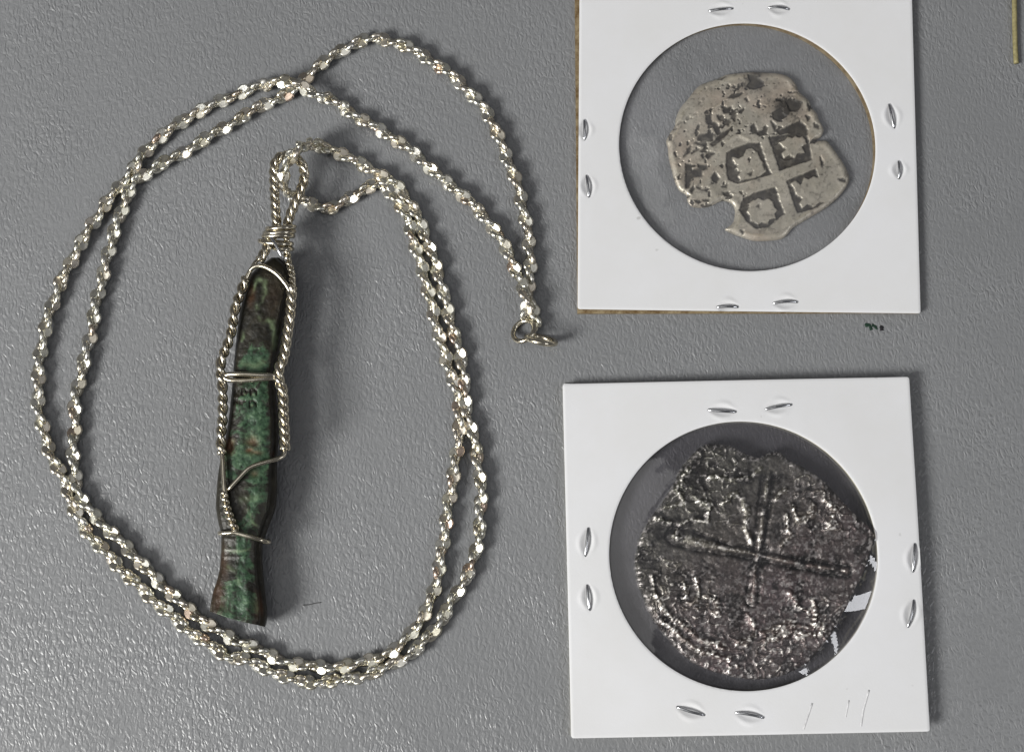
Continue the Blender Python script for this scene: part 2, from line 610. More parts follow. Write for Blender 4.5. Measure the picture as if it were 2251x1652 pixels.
def build_holder(name, label, cx, cy, rot, zf, back_shift, mats, legs, film_fn, film_mat, warp):
    mface, medge = mats
    th = thing(name, label, "coin holder", (cx, cy, 0), "square cardboard coin holders")
    co, si = math.cos(rot), math.sin(rot)

    def loc(x, y):
        dx, dy = x - cx, y - cy
        return dx * co + dy * si, -dx * si + dy * co

    def back(u, v):
        return cx + u * co - v * si, cy + u * si + v * co

    # staple legs in local coordinates
    L = []
    for (ax, ay, bx, by) in legs:
        a, b = P(ax, ay, zf), P(bx, by, zf)
        L.append((np.array(loc(a[0], a[1])), np.array(loc(b[0], b[1]))))

    def sdf(x, y):
        c = 0.35
        ax, ay = np.abs(x) - HALF + c, np.abs(y) - HALF + c
        q = np.hypot(np.maximum(ax, 0), np.maximum(ay, 0)) + np.minimum(np.maximum(ax, ay), 0) - c
        return np.maximum(q, HOLE_R - np.hypot(x, y))

    def ztop(x, y, s):
        z = zf + warp(x, y) + 0.015 * (fbm(x * 0.35 + 9, y * 0.35, 3) - 0.5)
        for a, b in L:
            m, d = (a + b) / 2, b - a
            ln = np.linalg.norm(d)
            d = d / ln
            t = ((x - m[0]) * d[0] + (y - m[1]) * d[1]) / (ln / 2)
            w = (-(x - m[0]) * d[1] + (y - m[1]) * d[0]) / 0.85
            lens = np.clip(1 - t * t * 0.95, 0, 1)
            rr = np.abs(w) / np.maximum(lens, 0.05)
            z = z - 0.22 * np.clip(1 - rr * rr, 0, 1) * lens + 0.10 * np.exp(-((rr - 1.35) / 0.35) ** 2) * lens
        e = np.clip(1 + s / 0.14, 0, 1)
        return z - 0.07 * e * e

    V, F, nt, _ = heightfield(sdf, -HALF - 0.02, HALF + 0.02, -HALF - 0.02, HALF + 0.02, 0.24, ztop, zf - 0.42)
    wx, wy = back(V[:, 0], V[:, 1])
    zb = V[:, 2].copy()
    lower = np.isclose(zb, zf - 0.42)
    zb[lower] += warp(V[lower, 0], V[lower, 1])
    V = np.stack([wx, wy, zb], 1)
    obj("front_card", V, F, (mface, medge), th, face_mat=[0] * nt + [1] * (len(F) - nt), flat_from=nt)

    # rear half, peeping out a little past the front one
    ang = np.linspace(0, 2 * math.pi, 96, endpoint=False)
    inner = np.stack([(HOLE_R + 0.2) * np.cos(ang), (HOLE_R + 0.2) * np.sin(ang)], 1)
    k = HALF / np.maximum(np.abs(np.cos(ang)), np.abs(np.sin(ang)))
    outer = np.stack([k * np.cos(ang), k * np.sin(ang)], 1)
    bs, br = back_shift[:2], back_shift[2]
    rings = []
    for q, z in ((outer, 0.05), (outer, 0.46), (inner, 0.46), (inner, 0.05)):
        u = q[:, 0] * math.cos(br) - q[:, 1] * math.sin(br) + bs[0] * (np.abs(q[:, 0]) > 0)
        w = q[:, 0] * math.sin(br) + q[:, 1] * math.cos(br) + bs[1]
        x, y = back(u, w)
        rings.append(np.stack([x, y, np.full(96, z)], 1))
    F = []
    fm = []
    for r in range(4):
        for j in range(96):
            j2 = (j + 1) % 96
            r2 = (r + 1) % 4
            F.append((r * 96 + j, r * 96 + j2, r2 * 96 + j2, r2 * 96 + j))
            fm.append(1 if r in (0, 2) else 0)
    obj("rear_card", np.vstack(rings), F, (medge if medge is M_EDGE1 else mface, medge), th, face_mat=fm, smooth=False)

    # films: one over the coin, one under it
    nr, na = 46, 440
    rr = np.linspace(0, 1, nr) ** 0.8 * (HOLE_R + 0.25)
    aa = np.linspace(0, 2 * math.pi, na, endpoint=False)
    R, A = np.meshgrid(rr[1:], aa, indexing="ij")
    u, w = R * np.cos(A), R * np.sin(A)
    x, y = back(u, w)
    z = film_fn(x, y, R, A)
    x0, y0 = back(0, 0)
    V = np.vstack([[[x0, y0, float(film_fn(np.array([x0]), np.array([y0]), np.array([0.0]), np.array([0.0]))[0])]],
                   np.stack([x.ravel(), y.ravel(), z.ravel()], 1)])
    F = [(0, 1 + j, 1 + (j + 1) % na) for j in range(na)]
    for i in range(nr - 2):
        for j in range(na):
            j2 = (j + 1) % na
            F.append((1 + i * na + j, 1 + (i + 1) * na + j, 1 + (i + 1) * na + j2, 1 + i * na + j2))
    obj("window_film", V, F, film_mat, th, smooth=film_mat is M_FILM1)
    x, y = back(np.concatenate([[0], (HOLE_R - 0.02) * np.cos(aa)]), np.concatenate([[0], (HOLE_R - 0.02) * np.sin(aa)]))
    V = np.stack([x, y, np.full(len(x), 0.44)], 1)
    obj("rear_film", V, [(0, 1 + j, 1 + (j + 1) % na) for j in range(na)], film_mat, th)

    # staples: two clinched legs each, the crown under the holder
    for q in range(0, len(L), 2):
        pts = [L[q][0], L[q][1], L[q + 1][0], L[q + 1][1]]
        far = max(((np.linalg.norm(a - b), i, j) for i, a in enumerate(pts[:2]) for j, b in enumerate(pts[2:])), key=lambda t: t[0])
        e0, e1 = pts[far[1]], pts[2 + far[2]]
        c = np.array([[*back(*e0), 0.028], [*back(*((e0 + e1) / 2)), 0.028], [*back(*e1), 0.028]])
        sv, sf = tube(c, 0.26, 8)
        sv[:, 2] = 0.026 + (sv[:, 2] - 0.028) * 0.08
        st = obj("staple", sv, sf, M_STEEL, th)
        for (a, b), outer_pt in ((L[q], e0), (L[q + 1], e1)):
            if np.linalg.norm(a - outer_pt) > np.linalg.norm(b - outer_pt):
                a, b = b, a
            t = np.linspace(0, 1, 15)
            d = b - a
            side = np.array([-d[1], d[0]]) / np.linalg.norm(d)
            bow = random.uniform(-0.14, 0.14)
            uv = a + t[:, None] * d + (np.sin(t * math.pi) * bow)[:, None] * side
            z = zf + warp(uv[:, 0], uv[:, 1]) - 0.10 + 0.40 * np.sin(np.clip(t * 1.02, 0, 1) * math.pi) ** 0.8
            z[0] -= 0.3
            z[-1] -= 0.12
            xx, yy = back(uv[:, 0], uv[:, 1])
            path = np.stack([xx, yy, z], 1)
            r = np.full(15, 0.21)
            r[-1], r[-2] = 0.12, 0.18
            lv, lf = tube(path, r, 8)
            pz = np.repeat(path[:, 2], 8)
            lv[:, 2] = pz + (lv[:, 2] - pz) * 0.6
            obj("staple_leg", lv, lf, M_STEEL, st)
    return th, back


# ---- coin outlines, traced in their own crops and laid into the holder planes
def crop1(p):
    p = np.asarray(p, float)
    return (p[..., 0] / 2.327 + 2450) / 1.7067, (p[..., 1] / 2.327 + 230) / 1.7067


def crop2(p):
    p = np.asarray(p, float)
    return (p[..., 0] / 1.148 + 2050) / 1.7067, (p[..., 1] / 1.148 + 1380) / 1.7067


C1_OUT = [(560, 150), (640, 115), (740, 100), (880, 88), (1000, 95), (1060, 98), (1150, 115), (1210, 150), (1250, 200), (1275, 260),
          (1320, 300), (1360, 340), (1385, 400), (1430, 450), (1450, 510), (1490, 590), (1470, 650), (1430, 672), (1440, 690), (1510, 690),
          (1560, 740), (1620, 820), (1670, 900), (1710, 990), (1705, 1060), (1670, 1120), (1600, 1200), (1500, 1280), (1400, 1340), (1300, 1400),
          (1220, 1450), (1180, 1500), (1120, 1545), (1000, 1560), (880, 1560), (780, 1530), (700, 1500), (628, 1465), (660, 1440), (700, 1400),
          (715, 1340), (715, 1290), (690, 1240), (640, 1215), (590, 1215), (540, 1240), (480, 1265), (400, 1270), (340, 1260), (300, 1215),
          (290, 1160), (230, 1120), (190, 1040), (160, 930), (135, 820), (130, 750), (115, 690), (150, 620), (190, 560), (200, 490),
          (240, 400), (300, 330), (390, 220), (470, 180)]
C2_OUT = [(660, 340), (700, 325), (760, 330), (800, 336), (850, 365), (920, 385), (970, 360), (1010, 365), (1050, 400), (1130, 440),
          (1210, 500), (1290, 590), (1350, 650), (1414, 715), (1395, 790), (1365, 880), (1320, 970), (1270, 1070), (1230, 1140), (1170, 1220),
          (1100, 1285), (1000, 1325), (900, 1340), (780, 1322), (680, 1290), (600, 1245), (540, 1180), (480, 1110), (430, 1020), (395, 930),
          (380, 830), (400, 740), (430, 670), (480, 600), (540, 510), (580, 430), (620, 380)]
Z1C, Z2C = 1.12, 2.50      # coin top levels


def to_plane(pts, crop, z):
    x, y = crop(pts)
    return P(x, y, z)[:, :2]


c1_poly = to_plane(catmull(np.c_[np.array(C1_OUT, float), np.zeros(len(C1_OUT))], 3, True)[:, :2], crop1, Z1C)
c2_poly = to_plane(catmull(np.c_[np.array(C2_OUT, float), np.zeros(len(C2_OUT))], 3, True)[:, :2], crop2, Z2C)
C1C, C2C = c1_poly.mean(0), c2_poly.mean(0)


def c1_sdf(x, y):
    return poly_sdf(x, y, c1_poly)


def c2_sdf(x, y):
    s = poly_sdf(x, y, c2_poly)
    return s + 0.35 * (fbm(x * 1.1, y * 1.1, 4) - 0.5)


LEGS1 = [(1555, 25, 1614, 19), (1686, 17, 1736, 22), (1573, 675, 1625, 675), (1696, 667, 1755, 664),
         (1284, 262, 1284, 311), (1288, 383, 1294, 436), (1953, 227, 1966, 285), (1974, 352, 1975, 395)]
LEGS2 = [(1553, 900, 1621, 905), (1678, 900, 1742, 889), (1484, 1551, 1552, 1571), (1612, 1564, 1681, 1577),
         (1293, 1156, 1286, 1225), (1290, 1281, 1297, 1343), (2009, 1191, 2005, 1260), (2007, 1314, 1993, 1380)]

H1 = (35.43, 34.9, -0.0125)
H2 = (33.32, -26.36, 0.0195)


def film1(x, y, R, A):
    s = c1_sdf(x, y)
    o = np.maximum(s, 0)
    d = np.maximum(HOLE_R + 0.25 - R, 0)
    t = sstep(0, 1, o / (o + d + 1e-6))
    z = (Z1C + 0.06) * (1 - t) + 0.80 * t
    return z + 0.05 * (fbm(x * 0.3, y * 0.3, 6, 2) - 0.5) * sstep(0, 1.5, d)


def film2(x, y, R, A):
    s = poly_sdf(x, y, c2_poly)
    o = np.maximum(s, 0)
    d = np.maximum(HOLE_R + 0.25 - R, 0)
    q = o / (o + d + 1e-6)
    t = q ** 0.85
    z = (Z2C + 0.18) * (1 - t) + (1.70 + 0.16 * np.cos(A)) * t
    # stretched flat over the lower right, with a few sharp creases running out to the rim
    ac = (A + math.pi) % (2 * math.pi) - math.pi
    flat = sstep(-1.35, -1.05, ac) * (1 - sstep(0.10, 0.30, ac))
    zs = Z2C + 0.18 - 0.275 * o
    for deg, w0, w1, dep in ((2, 0.03, 0.12, 0.55), (-13, 0.17, 0.04, 0.5), (-36, 0.08, 0.21, 0.75), (-57, 0.20, 0.12, 0.75)):
        wd = w0 + (w1 - w0) * q
        zs = zs - dep * np.clip(1 - np.abs(ac - math.radians(deg)) / wd, 0, 1) * np.minimum(1, 5 * q)
    z = z * (1 - flat) + zs * flat
    return z + 0.06 * (fbm(x * 0.3, y * 0.3, 5, 2) - 0.5) * sstep(0, 1.5, d)


def warp1(x, y):
    return 0.10 * (x / 25.4) ** 2 + 0.0 * y


def warp2(x, y):
    r = np.hypot(x, y)
    return 0.25 - 0.35 * sstep(19, 35, r) + 0.26 * (x / 25.4)


hold1, back1 = build_holder("coin_holder", "white square coin holder with tan cut edges around the pale worn coin",
                            *H1, 1.15, (-0.36, -0.16, 0.014), (M_CARD1, M_EDGE1), LEGS1, film1, M_FILM1, warp1)
hold2, back2 = build_holder("coin_holder", "white square coin holder at the bottom, its shade-tinted window full of the dark coin",
                            *H2, 2.0, (0.10, 0.12, -0.004), (M_CARD2, M_EDGE2), LEGS2, film2, M_FILM2, warp2)

# faint pencil strokes and a dot on the lower holder
for pl, w in (([(1105, 1552), (1122, 1500), (1142, 1440)], 0.13), ([(1286, 1500), (1293, 1462), (1300, 1428)], 0.10), ([(1352, 1540), (1362, 1470), (1386, 1384)], 0.13)):
    x, y = crop2(np.array(pl, float))
    lp = P(x, y, 2.0)
    r = math.cos(H2[2]), math.sin(H2[2])
    for q in lp:
        u = (q[0] - H2[0]) * r[0] + (q[1] - H2[1]) * r[1]
        v = -(q[0] - H2[0]) * r[1] + (q[1] - H2[1]) * r[0]
        q[2] = 2.0 + float(warp2(np.array(u), np.array(v))) + 0.012
    vv, ff = tube(resample(lp, 0.6)[0], w, 6)
    c = np.interp(vv[:, 1], np.sort(lp[:, 1]), lp[np.argsort(lp[:, 1]), 2])
    vv[:, 2] = c + (vv[:, 2] - c) * 0.06
    obj("pencil_mark", vv, ff, M_PENCIL, hold2)

# ------------------------------------------------------------------ coin with the clear cross (upper holder)
RECESS1 = [  # dark sunken fields, crop1 coordinates
    [(1010, 665), (1085, 655), (1100, 700), (1150, 650), (1135, 720), (1160, 760), (1120, 800), (1180, 845), (1250, 850), (1300, 800), (1370, 800), (1375, 870), (1240, 905), (1105, 950), (1070, 850), (1040, 760)],
    [(1070, 590), (1120, 600), (1190, 560), (1280, 525), (1330, 560), (1350, 620), (1330, 680), (1300, 640), (1240, 640), (1180, 625), (1110, 640)],
    [(1165, 1040), (1290, 985), (1410, 940), (1420, 980), (1380, 1010), (1330, 1000), (1300, 1060), (1210, 1040), (1200, 1090), (1240, 1150), (1280, 1180), (1290, 1250), (1260, 1290), (1380, 1270), (1480, 1230), (1400, 1290), (1270, 1320), (1215, 1200)],
    [(810, 1180), (920, 1130), (1020, 1098), (1065, 1110), (1090, 1200), (1125, 1300), (1100, 1300), (1080, 1240), (1050, 1180), (980, 1185), (900, 1200), (840, 1215)],
    [(750, 1300), (800, 1290), (830, 1370), (880, 1430), (950, 1440), (1010, 1390), (1070, 1370), (1020, 1430), (940, 1470), (850, 1440), (800, 1380)],
    [(850, 715), (920, 705), (950, 770), (985, 880), (1030, 970), (990, 1000), (960, 900), (920, 800), (880, 740)],
    [(655, 790), (700, 770), (740, 830), (690, 830), (670, 900), (740, 920), (720, 960), (650, 960), (640, 860)],
    [(760, 760), (800, 790), (790, 830), (750, 800)],
    [(650, 1000), (740, 975), (700, 1010), (660, 1035)],
    [(400, 640), (520, 630), (520, 690), (390, 690)],
    [(370, 700), (470, 735), (460, 745), (365, 715)],
    [(460, 470), (505, 460), (510, 530), (560, 545), (590, 630), (560, 640), (520, 560), (470, 540)],
    [(380, 590), (400, 545), (395, 600)],
    [(600, 390), (650, 410), (680, 400), (670, 450), (620, 450)],
    [(700, 460), (730, 470), (710, 520), (680, 500)],
    [(740, 430), (790, 410), (770, 450)],
    [(690, 290), (780, 280), (700, 320), (660, 310)],
    [(850, 570), (880, 545), (900, 590), (920, 620), (870, 630), (850, 600)],
    [(285, 890), (330, 900), (340, 950), (400, 930), (390, 900), (470, 900), (470, 940), (420, 950), (430, 1000), (360, 1010), (330, 1030), (310, 1100), (285, 1110)],
    [(510, 1010), (540, 970), (580, 1020), (550, 1060), (520, 1045)],
    [(590, 640), (680, 580), (640, 640), (580, 700), (520, 740), (500, 720)],
    [(490, 790), (530, 800), (480, 850), (460, 830)], [(420, 820), (440, 810), (440, 850)],
    [(1040, 450), (1110, 420), (1160, 480), (1100, 520), (1050, 500)],
    [(1030, 520), (1070, 560), (1065, 610), (1045, 560)],
    [(1160, 350), (1210, 340), (1290, 360), (1270, 420), (1200, 430), (1180, 400)],
    [(1390, 690), (1440, 670), (1420, 710), (1370, 715)],
    [(1350, 370), (1385, 400), (1360, 430)], [(1400, 540), (1450, 560), (1440, 590), (1410, 570)],
    [(1460, 830), (1485, 880), (1475, 920), (1465, 870)], [(1620, 1025), (1675, 1030), (1670, 1050), (1630, 1040)],
    [(610, 1145), (660, 1140), (690, 1180), (640, 1180)], [(360, 1210), (420, 1220), (400, 1240)], [(430, 1210), (490, 1200), (480, 1225)],
    [(570, 150), (640, 130), (600, 158)], [(830, 120), (900, 140), (960, 180), (940, 220), (880, 240), (820, 220), (850, 180)],
    [(760, 1470), (790, 1480), (780, 1505)],
    [(300, 760), (330, 740), (320, 790), (270, 830), (290, 790)], [(350, 780), (400, 760), (390, 775), (350, 795)], [(410, 780), (450, 770), (470, 790), (430, 790)],
    [(470, 640), (500, 600), (510, 640), (490, 660)], [(560, 470), (600, 480), (590, 520), (570, 500)], [(640, 500), (680, 520), (660, 560), (630, 540)],
    [(650, 200), (670, 215), (655, 235)], [(700, 210), (720, 215), (710, 235)], [(740, 205), (765, 215), (745, 240)],
    [(800, 330), (820, 320), (830, 350)], [(900, 620), (960, 600), (980, 560), (1000, 580), (980, 630), (930, 650)],
    [(320, 1130), (350, 1090), (360, 1110), (340, 1150)], [(380, 1095), (420, 1100), (410, 1115)], [(430, 1120), (480, 1110), (470, 1135)],
    [(600, 1090), (650, 1070), (640, 1100)], [(1290, 560), (1350, 600), (1340, 640), (1300, 600)], [(1330, 470), (1370, 490), (1350, 520)],
    [(960, 890), (985, 900), (975, 940)], [(830, 980), (870, 960), (850, 1000)], [(900, 1260), (930, 1250), (925, 1275)],
]
RIDGE1 = [([(640, 330), (540, 400), (480, 480)], 16), ([(745, 1075), (840, 1050), (910, 1015)], 10), ([(1115, 845), (1150, 870), (1240, 850), (1320, 800)], 12),
          ([(845, 1405), (870, 1430), (920, 1420), (930, 1460)], 10), ([(600, 1190), (640, 1150), (720, 1160)], 10),
          ([(560, 800), (640, 700), (740, 640), (830, 680)], 30)]


# the four quarters of the cross: sunken field and the raised castle or lion left standing in it
QUARTER1 = [
    ([(1008, 662), (1085, 650), (1200, 630), (1330, 600), (1350, 680), (1385, 860), (1240, 905), (1105, 952)],
     [(1100, 705), (1150, 690), (1175, 655), (1215, 672), (1240, 650), (1275, 668), (1312, 655), (1335, 720), (1295, 745), (1318, 800), (1265, 800), (1235, 838), (1190, 815), (1140, 845), (1125, 800), (1165, 765), (1130, 740)]),
    ([(1165, 1042), (1290, 990), (1420, 942), (1450, 1060), (1500, 1225), (1400, 1285), (1262, 1322), (1215, 1200)],
     [(1205, 1062), (1250, 1045), (1290, 1085), (1318, 1015), (1360, 1030), (1400, 1005), (1440, 1020), (1490, 1080), (1530, 1150), (1500, 1225), (1440, 1235), (1400, 1270), (1350, 1245), (1300, 1282), (1278, 1240), (1305, 1200), (1245, 1160), (1228, 1110)]),
    ([(790, 1190), (920, 1135), (1065, 1100), (1105, 1230), (1150, 1330), (1060, 1390), (1010, 1440), (900, 1460), (820, 1400), (750, 1300)],
     [(835, 1240), (880, 1215), (920, 1195), (960, 1215), (1000, 1200), (1045, 1225), (1050, 1265), (1085, 1300), (1060, 1330), (1070, 1370), (1020, 1375), (1000, 1415), (950, 1400), (920, 1430), (880, 1400), (850, 1395), (845, 1345), (815, 1310), (845, 1280)]),
    ([(645, 800), (700, 765), (830, 715), (930, 712), (985, 880), (1030, 985), (900, 1025), (740, 1062), (655, 1035), (635, 900)],
     [(690, 835), (740, 850), (790, 830), (815, 770), (860, 762), (905, 790), (930, 850), (970, 900), (985, 960), (930, 1000), (850, 1022), (760, 1040), (745, 1000), (770, 960), (715, 945), (745, 905), (700, 885)]),
]


def coin1_fields(x, y):
    """crop coordinates of plane points"""
    # invert the plane map by projecting the points back to the traced grid
    d = np.stack([x, y, np.full_like(x, Z1C)], -1) - CAM
    w = d @ _FW
    px = PW / 2 + FPX * d[..., 0] / w
    py = PH / 2 - FPX * (d @ _UP) / w
    return (px * 1.7067 - 2450) * 2.327, (py * 1.7067 - 230) * 2.327


def coin1_relief(x, y):
    u, v = coin1_fields(x, y)
    uw = u + 14 * (fbm(u / 16, v / 16, 1) - 0.5)
    vw = v + 14 * (fbm(u / 30, v / 30, 5) - 0.5)
    rec = np.zeros_like(u)
    for k_, p in enumerate(RECESS1):
        if k_ in (0, 2, 3, 4, 5, 6, 7, 8):
            continue
        rec = np.maximum(rec, 1 - sstep(-6, 15, poly_sdf(uw, vw, p)))
    for f_, m_ in QUARTER1:
        rec = np.maximum(rec, (1 - sstep(-5, 9, poly_sdf(uw, vw, f_))) * sstep(-4, 9, poly_sdf(uw, vw, m_)))
    # random pits in the badly struck upper part
    region = sstep(420, 280, np.hypot((u - 850) * 0.8, (v - 400))) * sstep(-10, 80, v - 150)
    pit = sstep(0.67, 0.72, fbm(u / 34, v / 30, 2, 3)) * region
    pit2 = sstep(0.69, 0.73, fbm(u / 38 + 40, v / 38, 7, 2)) * sstep(760, 560, np.hypot(u - 470, v - 900) * 1.5) * 0.9
    rec = np.clip(np.maximum(rec, np.maximum(pit, pit2)), 0, 1)
    ridge = np.zeros_like(u)
    for p, w in RIDGE1:
        ridge = np.maximum(ridge, 1 - sstep(0, w, line_dist(u, v, p)))
    # dark smear over the top edge and the upper right quarter
    smear = 1.0 * np.exp(-(((u - 890) / 120) ** 2 + ((v - 180) / 95) ** 2)) + 0.95 * np.exp(-(((u - 1170) / 150) ** 2 + ((v - 420) / 120) ** 2)) \
        + 0.35 * np.exp(-(((u - 1540) / 150) ** 2 + ((v - 960) / 90) ** 2))
    smear = np.clip(smear * (0.4 + 1.2 * fbm(u / 70, v / 70, 8)), 0, 1)
    return rec, ridge, smear


def c1_top(x, y, s):
    rec, ridge, _ = coin1_relief(x, y)
    z = Z1C - 0.24 * rec + 0.10 * ridge + 0.16 * (fbm(x * 0.5, y * 0.5, 2) - 0.5) + 0.03 * (fbm(x * 4, y * 4, 3) - 0.5)
    e = np.clip(1 + s / 0.6, 0, 1)
    z = z + 0.07 * np.exp(-((s + 0.75) / 0.35) ** 2)
    return z - 0.42 * (1 - np.sqrt(1 - e * e * 0.98))


lo, hi = c1_poly.min(0) - 0.2, c1_poly.max(0) + 0.2
V, F, nt, src = heightfield(c1_sdf, lo[0], hi[0], lo[1], hi[1], 0.11, c1_top, 0.46)
rec, ridge, smear = coin1_relief(V[:, 0], V[:, 1])
_u, _v = coin1_fields(V[:, 0], V[:, 1])
mott = 0.30 * sstep(0.45, 0.75, fbm(_u / 90, _v / 90, 3)) + 0.35 * sstep(0.62, 0.72, fbm(_u / 22, _v / 22, 9, 2))
tone = np.clip(rec * (0.75 + 0.45 * fbm(_u / 40, _v / 40, 5)) + smear + mott, 0, 1)
tone = np.where(np.arange(len(V)) >= src.max() + 1, 0.15, tone)
coin1 = obj("cob_coin", V, F, M_COIN1, smooth=True, flat_from=nt, attr={"tone": np.stack([tone, ridge, smear], 1)})
tag(coin1, "pale worn silver cob coin with a clear cross and notched edge, in the upper holder", "coin", "old silver coins in holders")


# ------------------------------------------------------------------ corroded coin (lower holder)
def coin2_uv(x, y):
    d = np.stack([x, y, np.full_like(x, Z2C)], -1) - CAM
    w = d @ _FW
    px = PW / 2 + FPX * d[..., 0] / w
    py = PH / 2 - FPX * (d @ _UP) / w
    return (px * 1.7067 - 2050) * 1.148, (py * 1.7067 - 1380) * 1.148


VARM = [(955, 470), (940, 560), (925, 680), (910, 800), (897, 900), (885, 1000)]
HARM = [(555, 722), (640, 745), (760, 775), (910, 803), (1060, 835), (1180, 858), (1290, 872)]
ARCS2 = [[(555, 735), (560, 690), (610, 650), (680, 660)], [(700, 470), (800, 480), (880, 465), (920, 430)], [(610, 440), (560, 520), (590, 580), (520, 600)],
         [(1030, 640), (1050, 720), (1010, 760)], [(1060, 590), (1080, 650), (1140, 640), (1150, 590)], [(1200, 560), (1240, 620), (1210, 680)],
         [(940, 1140), (1010, 1110), (1060, 1100), (1130, 1120), (1190, 1110)], [(940, 1170), (1010, 1150), (1060, 1130), (1120, 1150), (1190, 1140)],
         [(1150, 990), (1165, 1060), (1150, 1110)], [(1050, 970), (1080, 1030), (1130, 1050)],
         [(640, 900), (660, 960), (640, 1010)], [(590, 920), (600, 980)], [(690, 980), (740, 1000), (740, 1050)],
         [(500, 1080), (580, 1160), (680, 1220), (780, 1250)], [(560, 1080), (650, 1160), (760, 1200)],
         [(450, 900), (480, 1000), (540, 1080)], [(840, 560), (870, 620), (860, 700), (880, 760)], [(640, 560), (700, 600), (690, 660)],
         [(760, 580), (820, 540)], [(470, 640), (540, 660)], [(990, 560), (1030, 520)], [(820, 1180), (900, 1150)], [(860, 1060), (900, 1130), (860, 1190)]]


def coin2_relief(x, y):
    u, v = coin2_uv(x, y)
    uw = u + 26 * (fbm(u / 40, v / 40, 1) - 0.5)
    vw = v + 26 * (fbm(u / 40, v / 40, 6) - 0.5)
    dv, dh = line_dist(u, v, VARM), line_dist(u, v, HARM)
    uw2, vw2 = u + 8 * (fbm(u / 25, v / 25, 2) - 0.5), v + 8 * (fbm(u / 25, v / 25, 9) - 0.5)
    dv, dh = line_dist(uw2, vw2, VARM), line_dist(uw2, vw2, HARM)
    taper_h = 12 + 9 * sstep(800, 600, u)
    arm = np.maximum(np.exp(-(dv / 11) ** 2), np.exp(-(dh / (taper_h * 0.95)) ** 2))
    groove = (0.5 + 0.8 * sstep(0.3, 0.65, fbm(u / 28, v / 28, 11, 2))) * np.maximum(np.exp(-((dv - 24) / 9) ** 2), np.exp(-((dh - taper_h * 1.8) / 10) ** 2)) * (1 - arm)
    arc = np.zeros_like(u)
    for p in ARCS2:
        arc = np.maximum(arc, np.exp(-(line_dist(uw, vw, p) / 11) ** 2))
    lump = fbm(u / 52, v / 52, 3, 4)
    wrm = fbm(u / 60 + 9, v / 60, 7, 2)
    worm = np.exp(-((fbm(u / 34 + 3 * wrm, v / 34, 4, 2) - 0.5) / 0.045) ** 2) * sstep(60, 160, np.minimum(dv, dh))
    fine = fbm(u / 9, v / 9, 8, 3)
    return u, v, arm, groove, arc, lump, worm, fine


def c2_top(x, y, s):
    u, v, arm, groove, arc, lump, worm, fine = coin2_relief(x, y)
    z = Z2C + 0.55 * (lump - 0.5) + 0.30 * arm - 0.34 * groove + 0.42 * arc + 0.26 * worm + 0.12 * (fine - 0.5)
    e = np.clip(1 + s / 0.7, 0, 1)
    return z - 0.5 * (1 - np.sqrt(1 - e * e * 0.98))


lo, hi = c2_poly.min(0) - 0.6, c2_poly.max(0) + 0.6
V, F, nt, src = heightfield(c2_sdf, lo[0], hi[0], lo[1], hi[1], 0.125, c2_top, 0.46)
u, v, arm, groove, arc, lump, worm, fine = coin2_relief(V[:, 0], V[:, 1])
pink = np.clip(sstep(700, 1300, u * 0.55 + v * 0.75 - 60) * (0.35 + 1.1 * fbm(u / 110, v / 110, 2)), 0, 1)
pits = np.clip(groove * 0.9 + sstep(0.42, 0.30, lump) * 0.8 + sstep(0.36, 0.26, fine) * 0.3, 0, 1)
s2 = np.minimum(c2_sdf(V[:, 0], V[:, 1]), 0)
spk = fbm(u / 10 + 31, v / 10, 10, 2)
painted_glints = np.clip((0.03 + arc * 1.2 + worm * 0.55 + arm * 0.35 + sstep(-0.9, -0.2, s2) * 0.7 + 0.3 * pink) * sstep(0.53, 0.70, spk) * 1.5, 0, 1)  # bright glints painted along arcs, cross arms and rim
coin2 = obj("cob_coin", V, F, M_COIN2, smooth=True, flat_from=nt, attr={"tone": np.stack([pink, pits, painted_glints], 1)})
tag(coin2, "dark corroded silver cob coin with a thin cross, in the lower holder", "coin", "old silver coins in holders")

# ------------------------------------------------------------------ chain necklace
def tr(pts, k, ox, oy):
    return [(x * k + ox, y * k + oy) for x, y in pts]


R2 = lambda p: tr(p, 0.4433, 644.5, 58.6)
R5 = lambda p: tr(p, 0.28633, 468.7, 1113.3)
R4 = lambda p: tr(p, 0.31926, 87.9, 937.5)
R3 = lambda p: tr(p, 0.35468, 46.9, 351.6)
R1 = lambda p: tr(p, 0.24827, 234.4, 58.6)

A = R2([(1212, 1498), (1185, 1400), (1165, 1310), (1172, 1230), (1176, 1140), (1165, 1060), (1158, 1000), (1140, 910), (1117, 810), (1085, 715), (1040, 610),
        (1000, 505), (950, 415), (890, 345), (810, 265), (710, 190), (615, 130), (525, 85), (440, 65), (380, 62), (310, 82), (235, 122), (160, 172), (110, 205)])
A += R1([(1775, 445), (1700, 535), (1610, 590), (1520, 640), (1400, 690), (1270, 760), (1150, 830), (1040, 900), (900, 980), (790, 1045), (700, 1105),
         (600, 1165), (500, 1205), (400, 1275), (300, 1335)])
A += R3([(690, 150), (650, 235), (622, 320), (595, 390), (570, 460), (550, 540), (530, 610), (515, 690), (495, 760), (475, 830), (460, 900), (450, 970),
         (435, 1050), (420, 1130), (400, 1200), (380, 1280), (365, 1350), (345, 1430), (332, 1520), (330, 1600)])
A += R4([(240, 30), (228, 130), (230, 220), (240, 330), (262, 440), (310, 540), (380, 615), (450, 690), (530, 765), (600, 835), (665, 905), (725, 970),
         (790, 1040), (855, 1105), (930, 1170), (1010, 1245), (1090, 1310), (1170, 1370), (1265, 1425), (1390, 1490)])
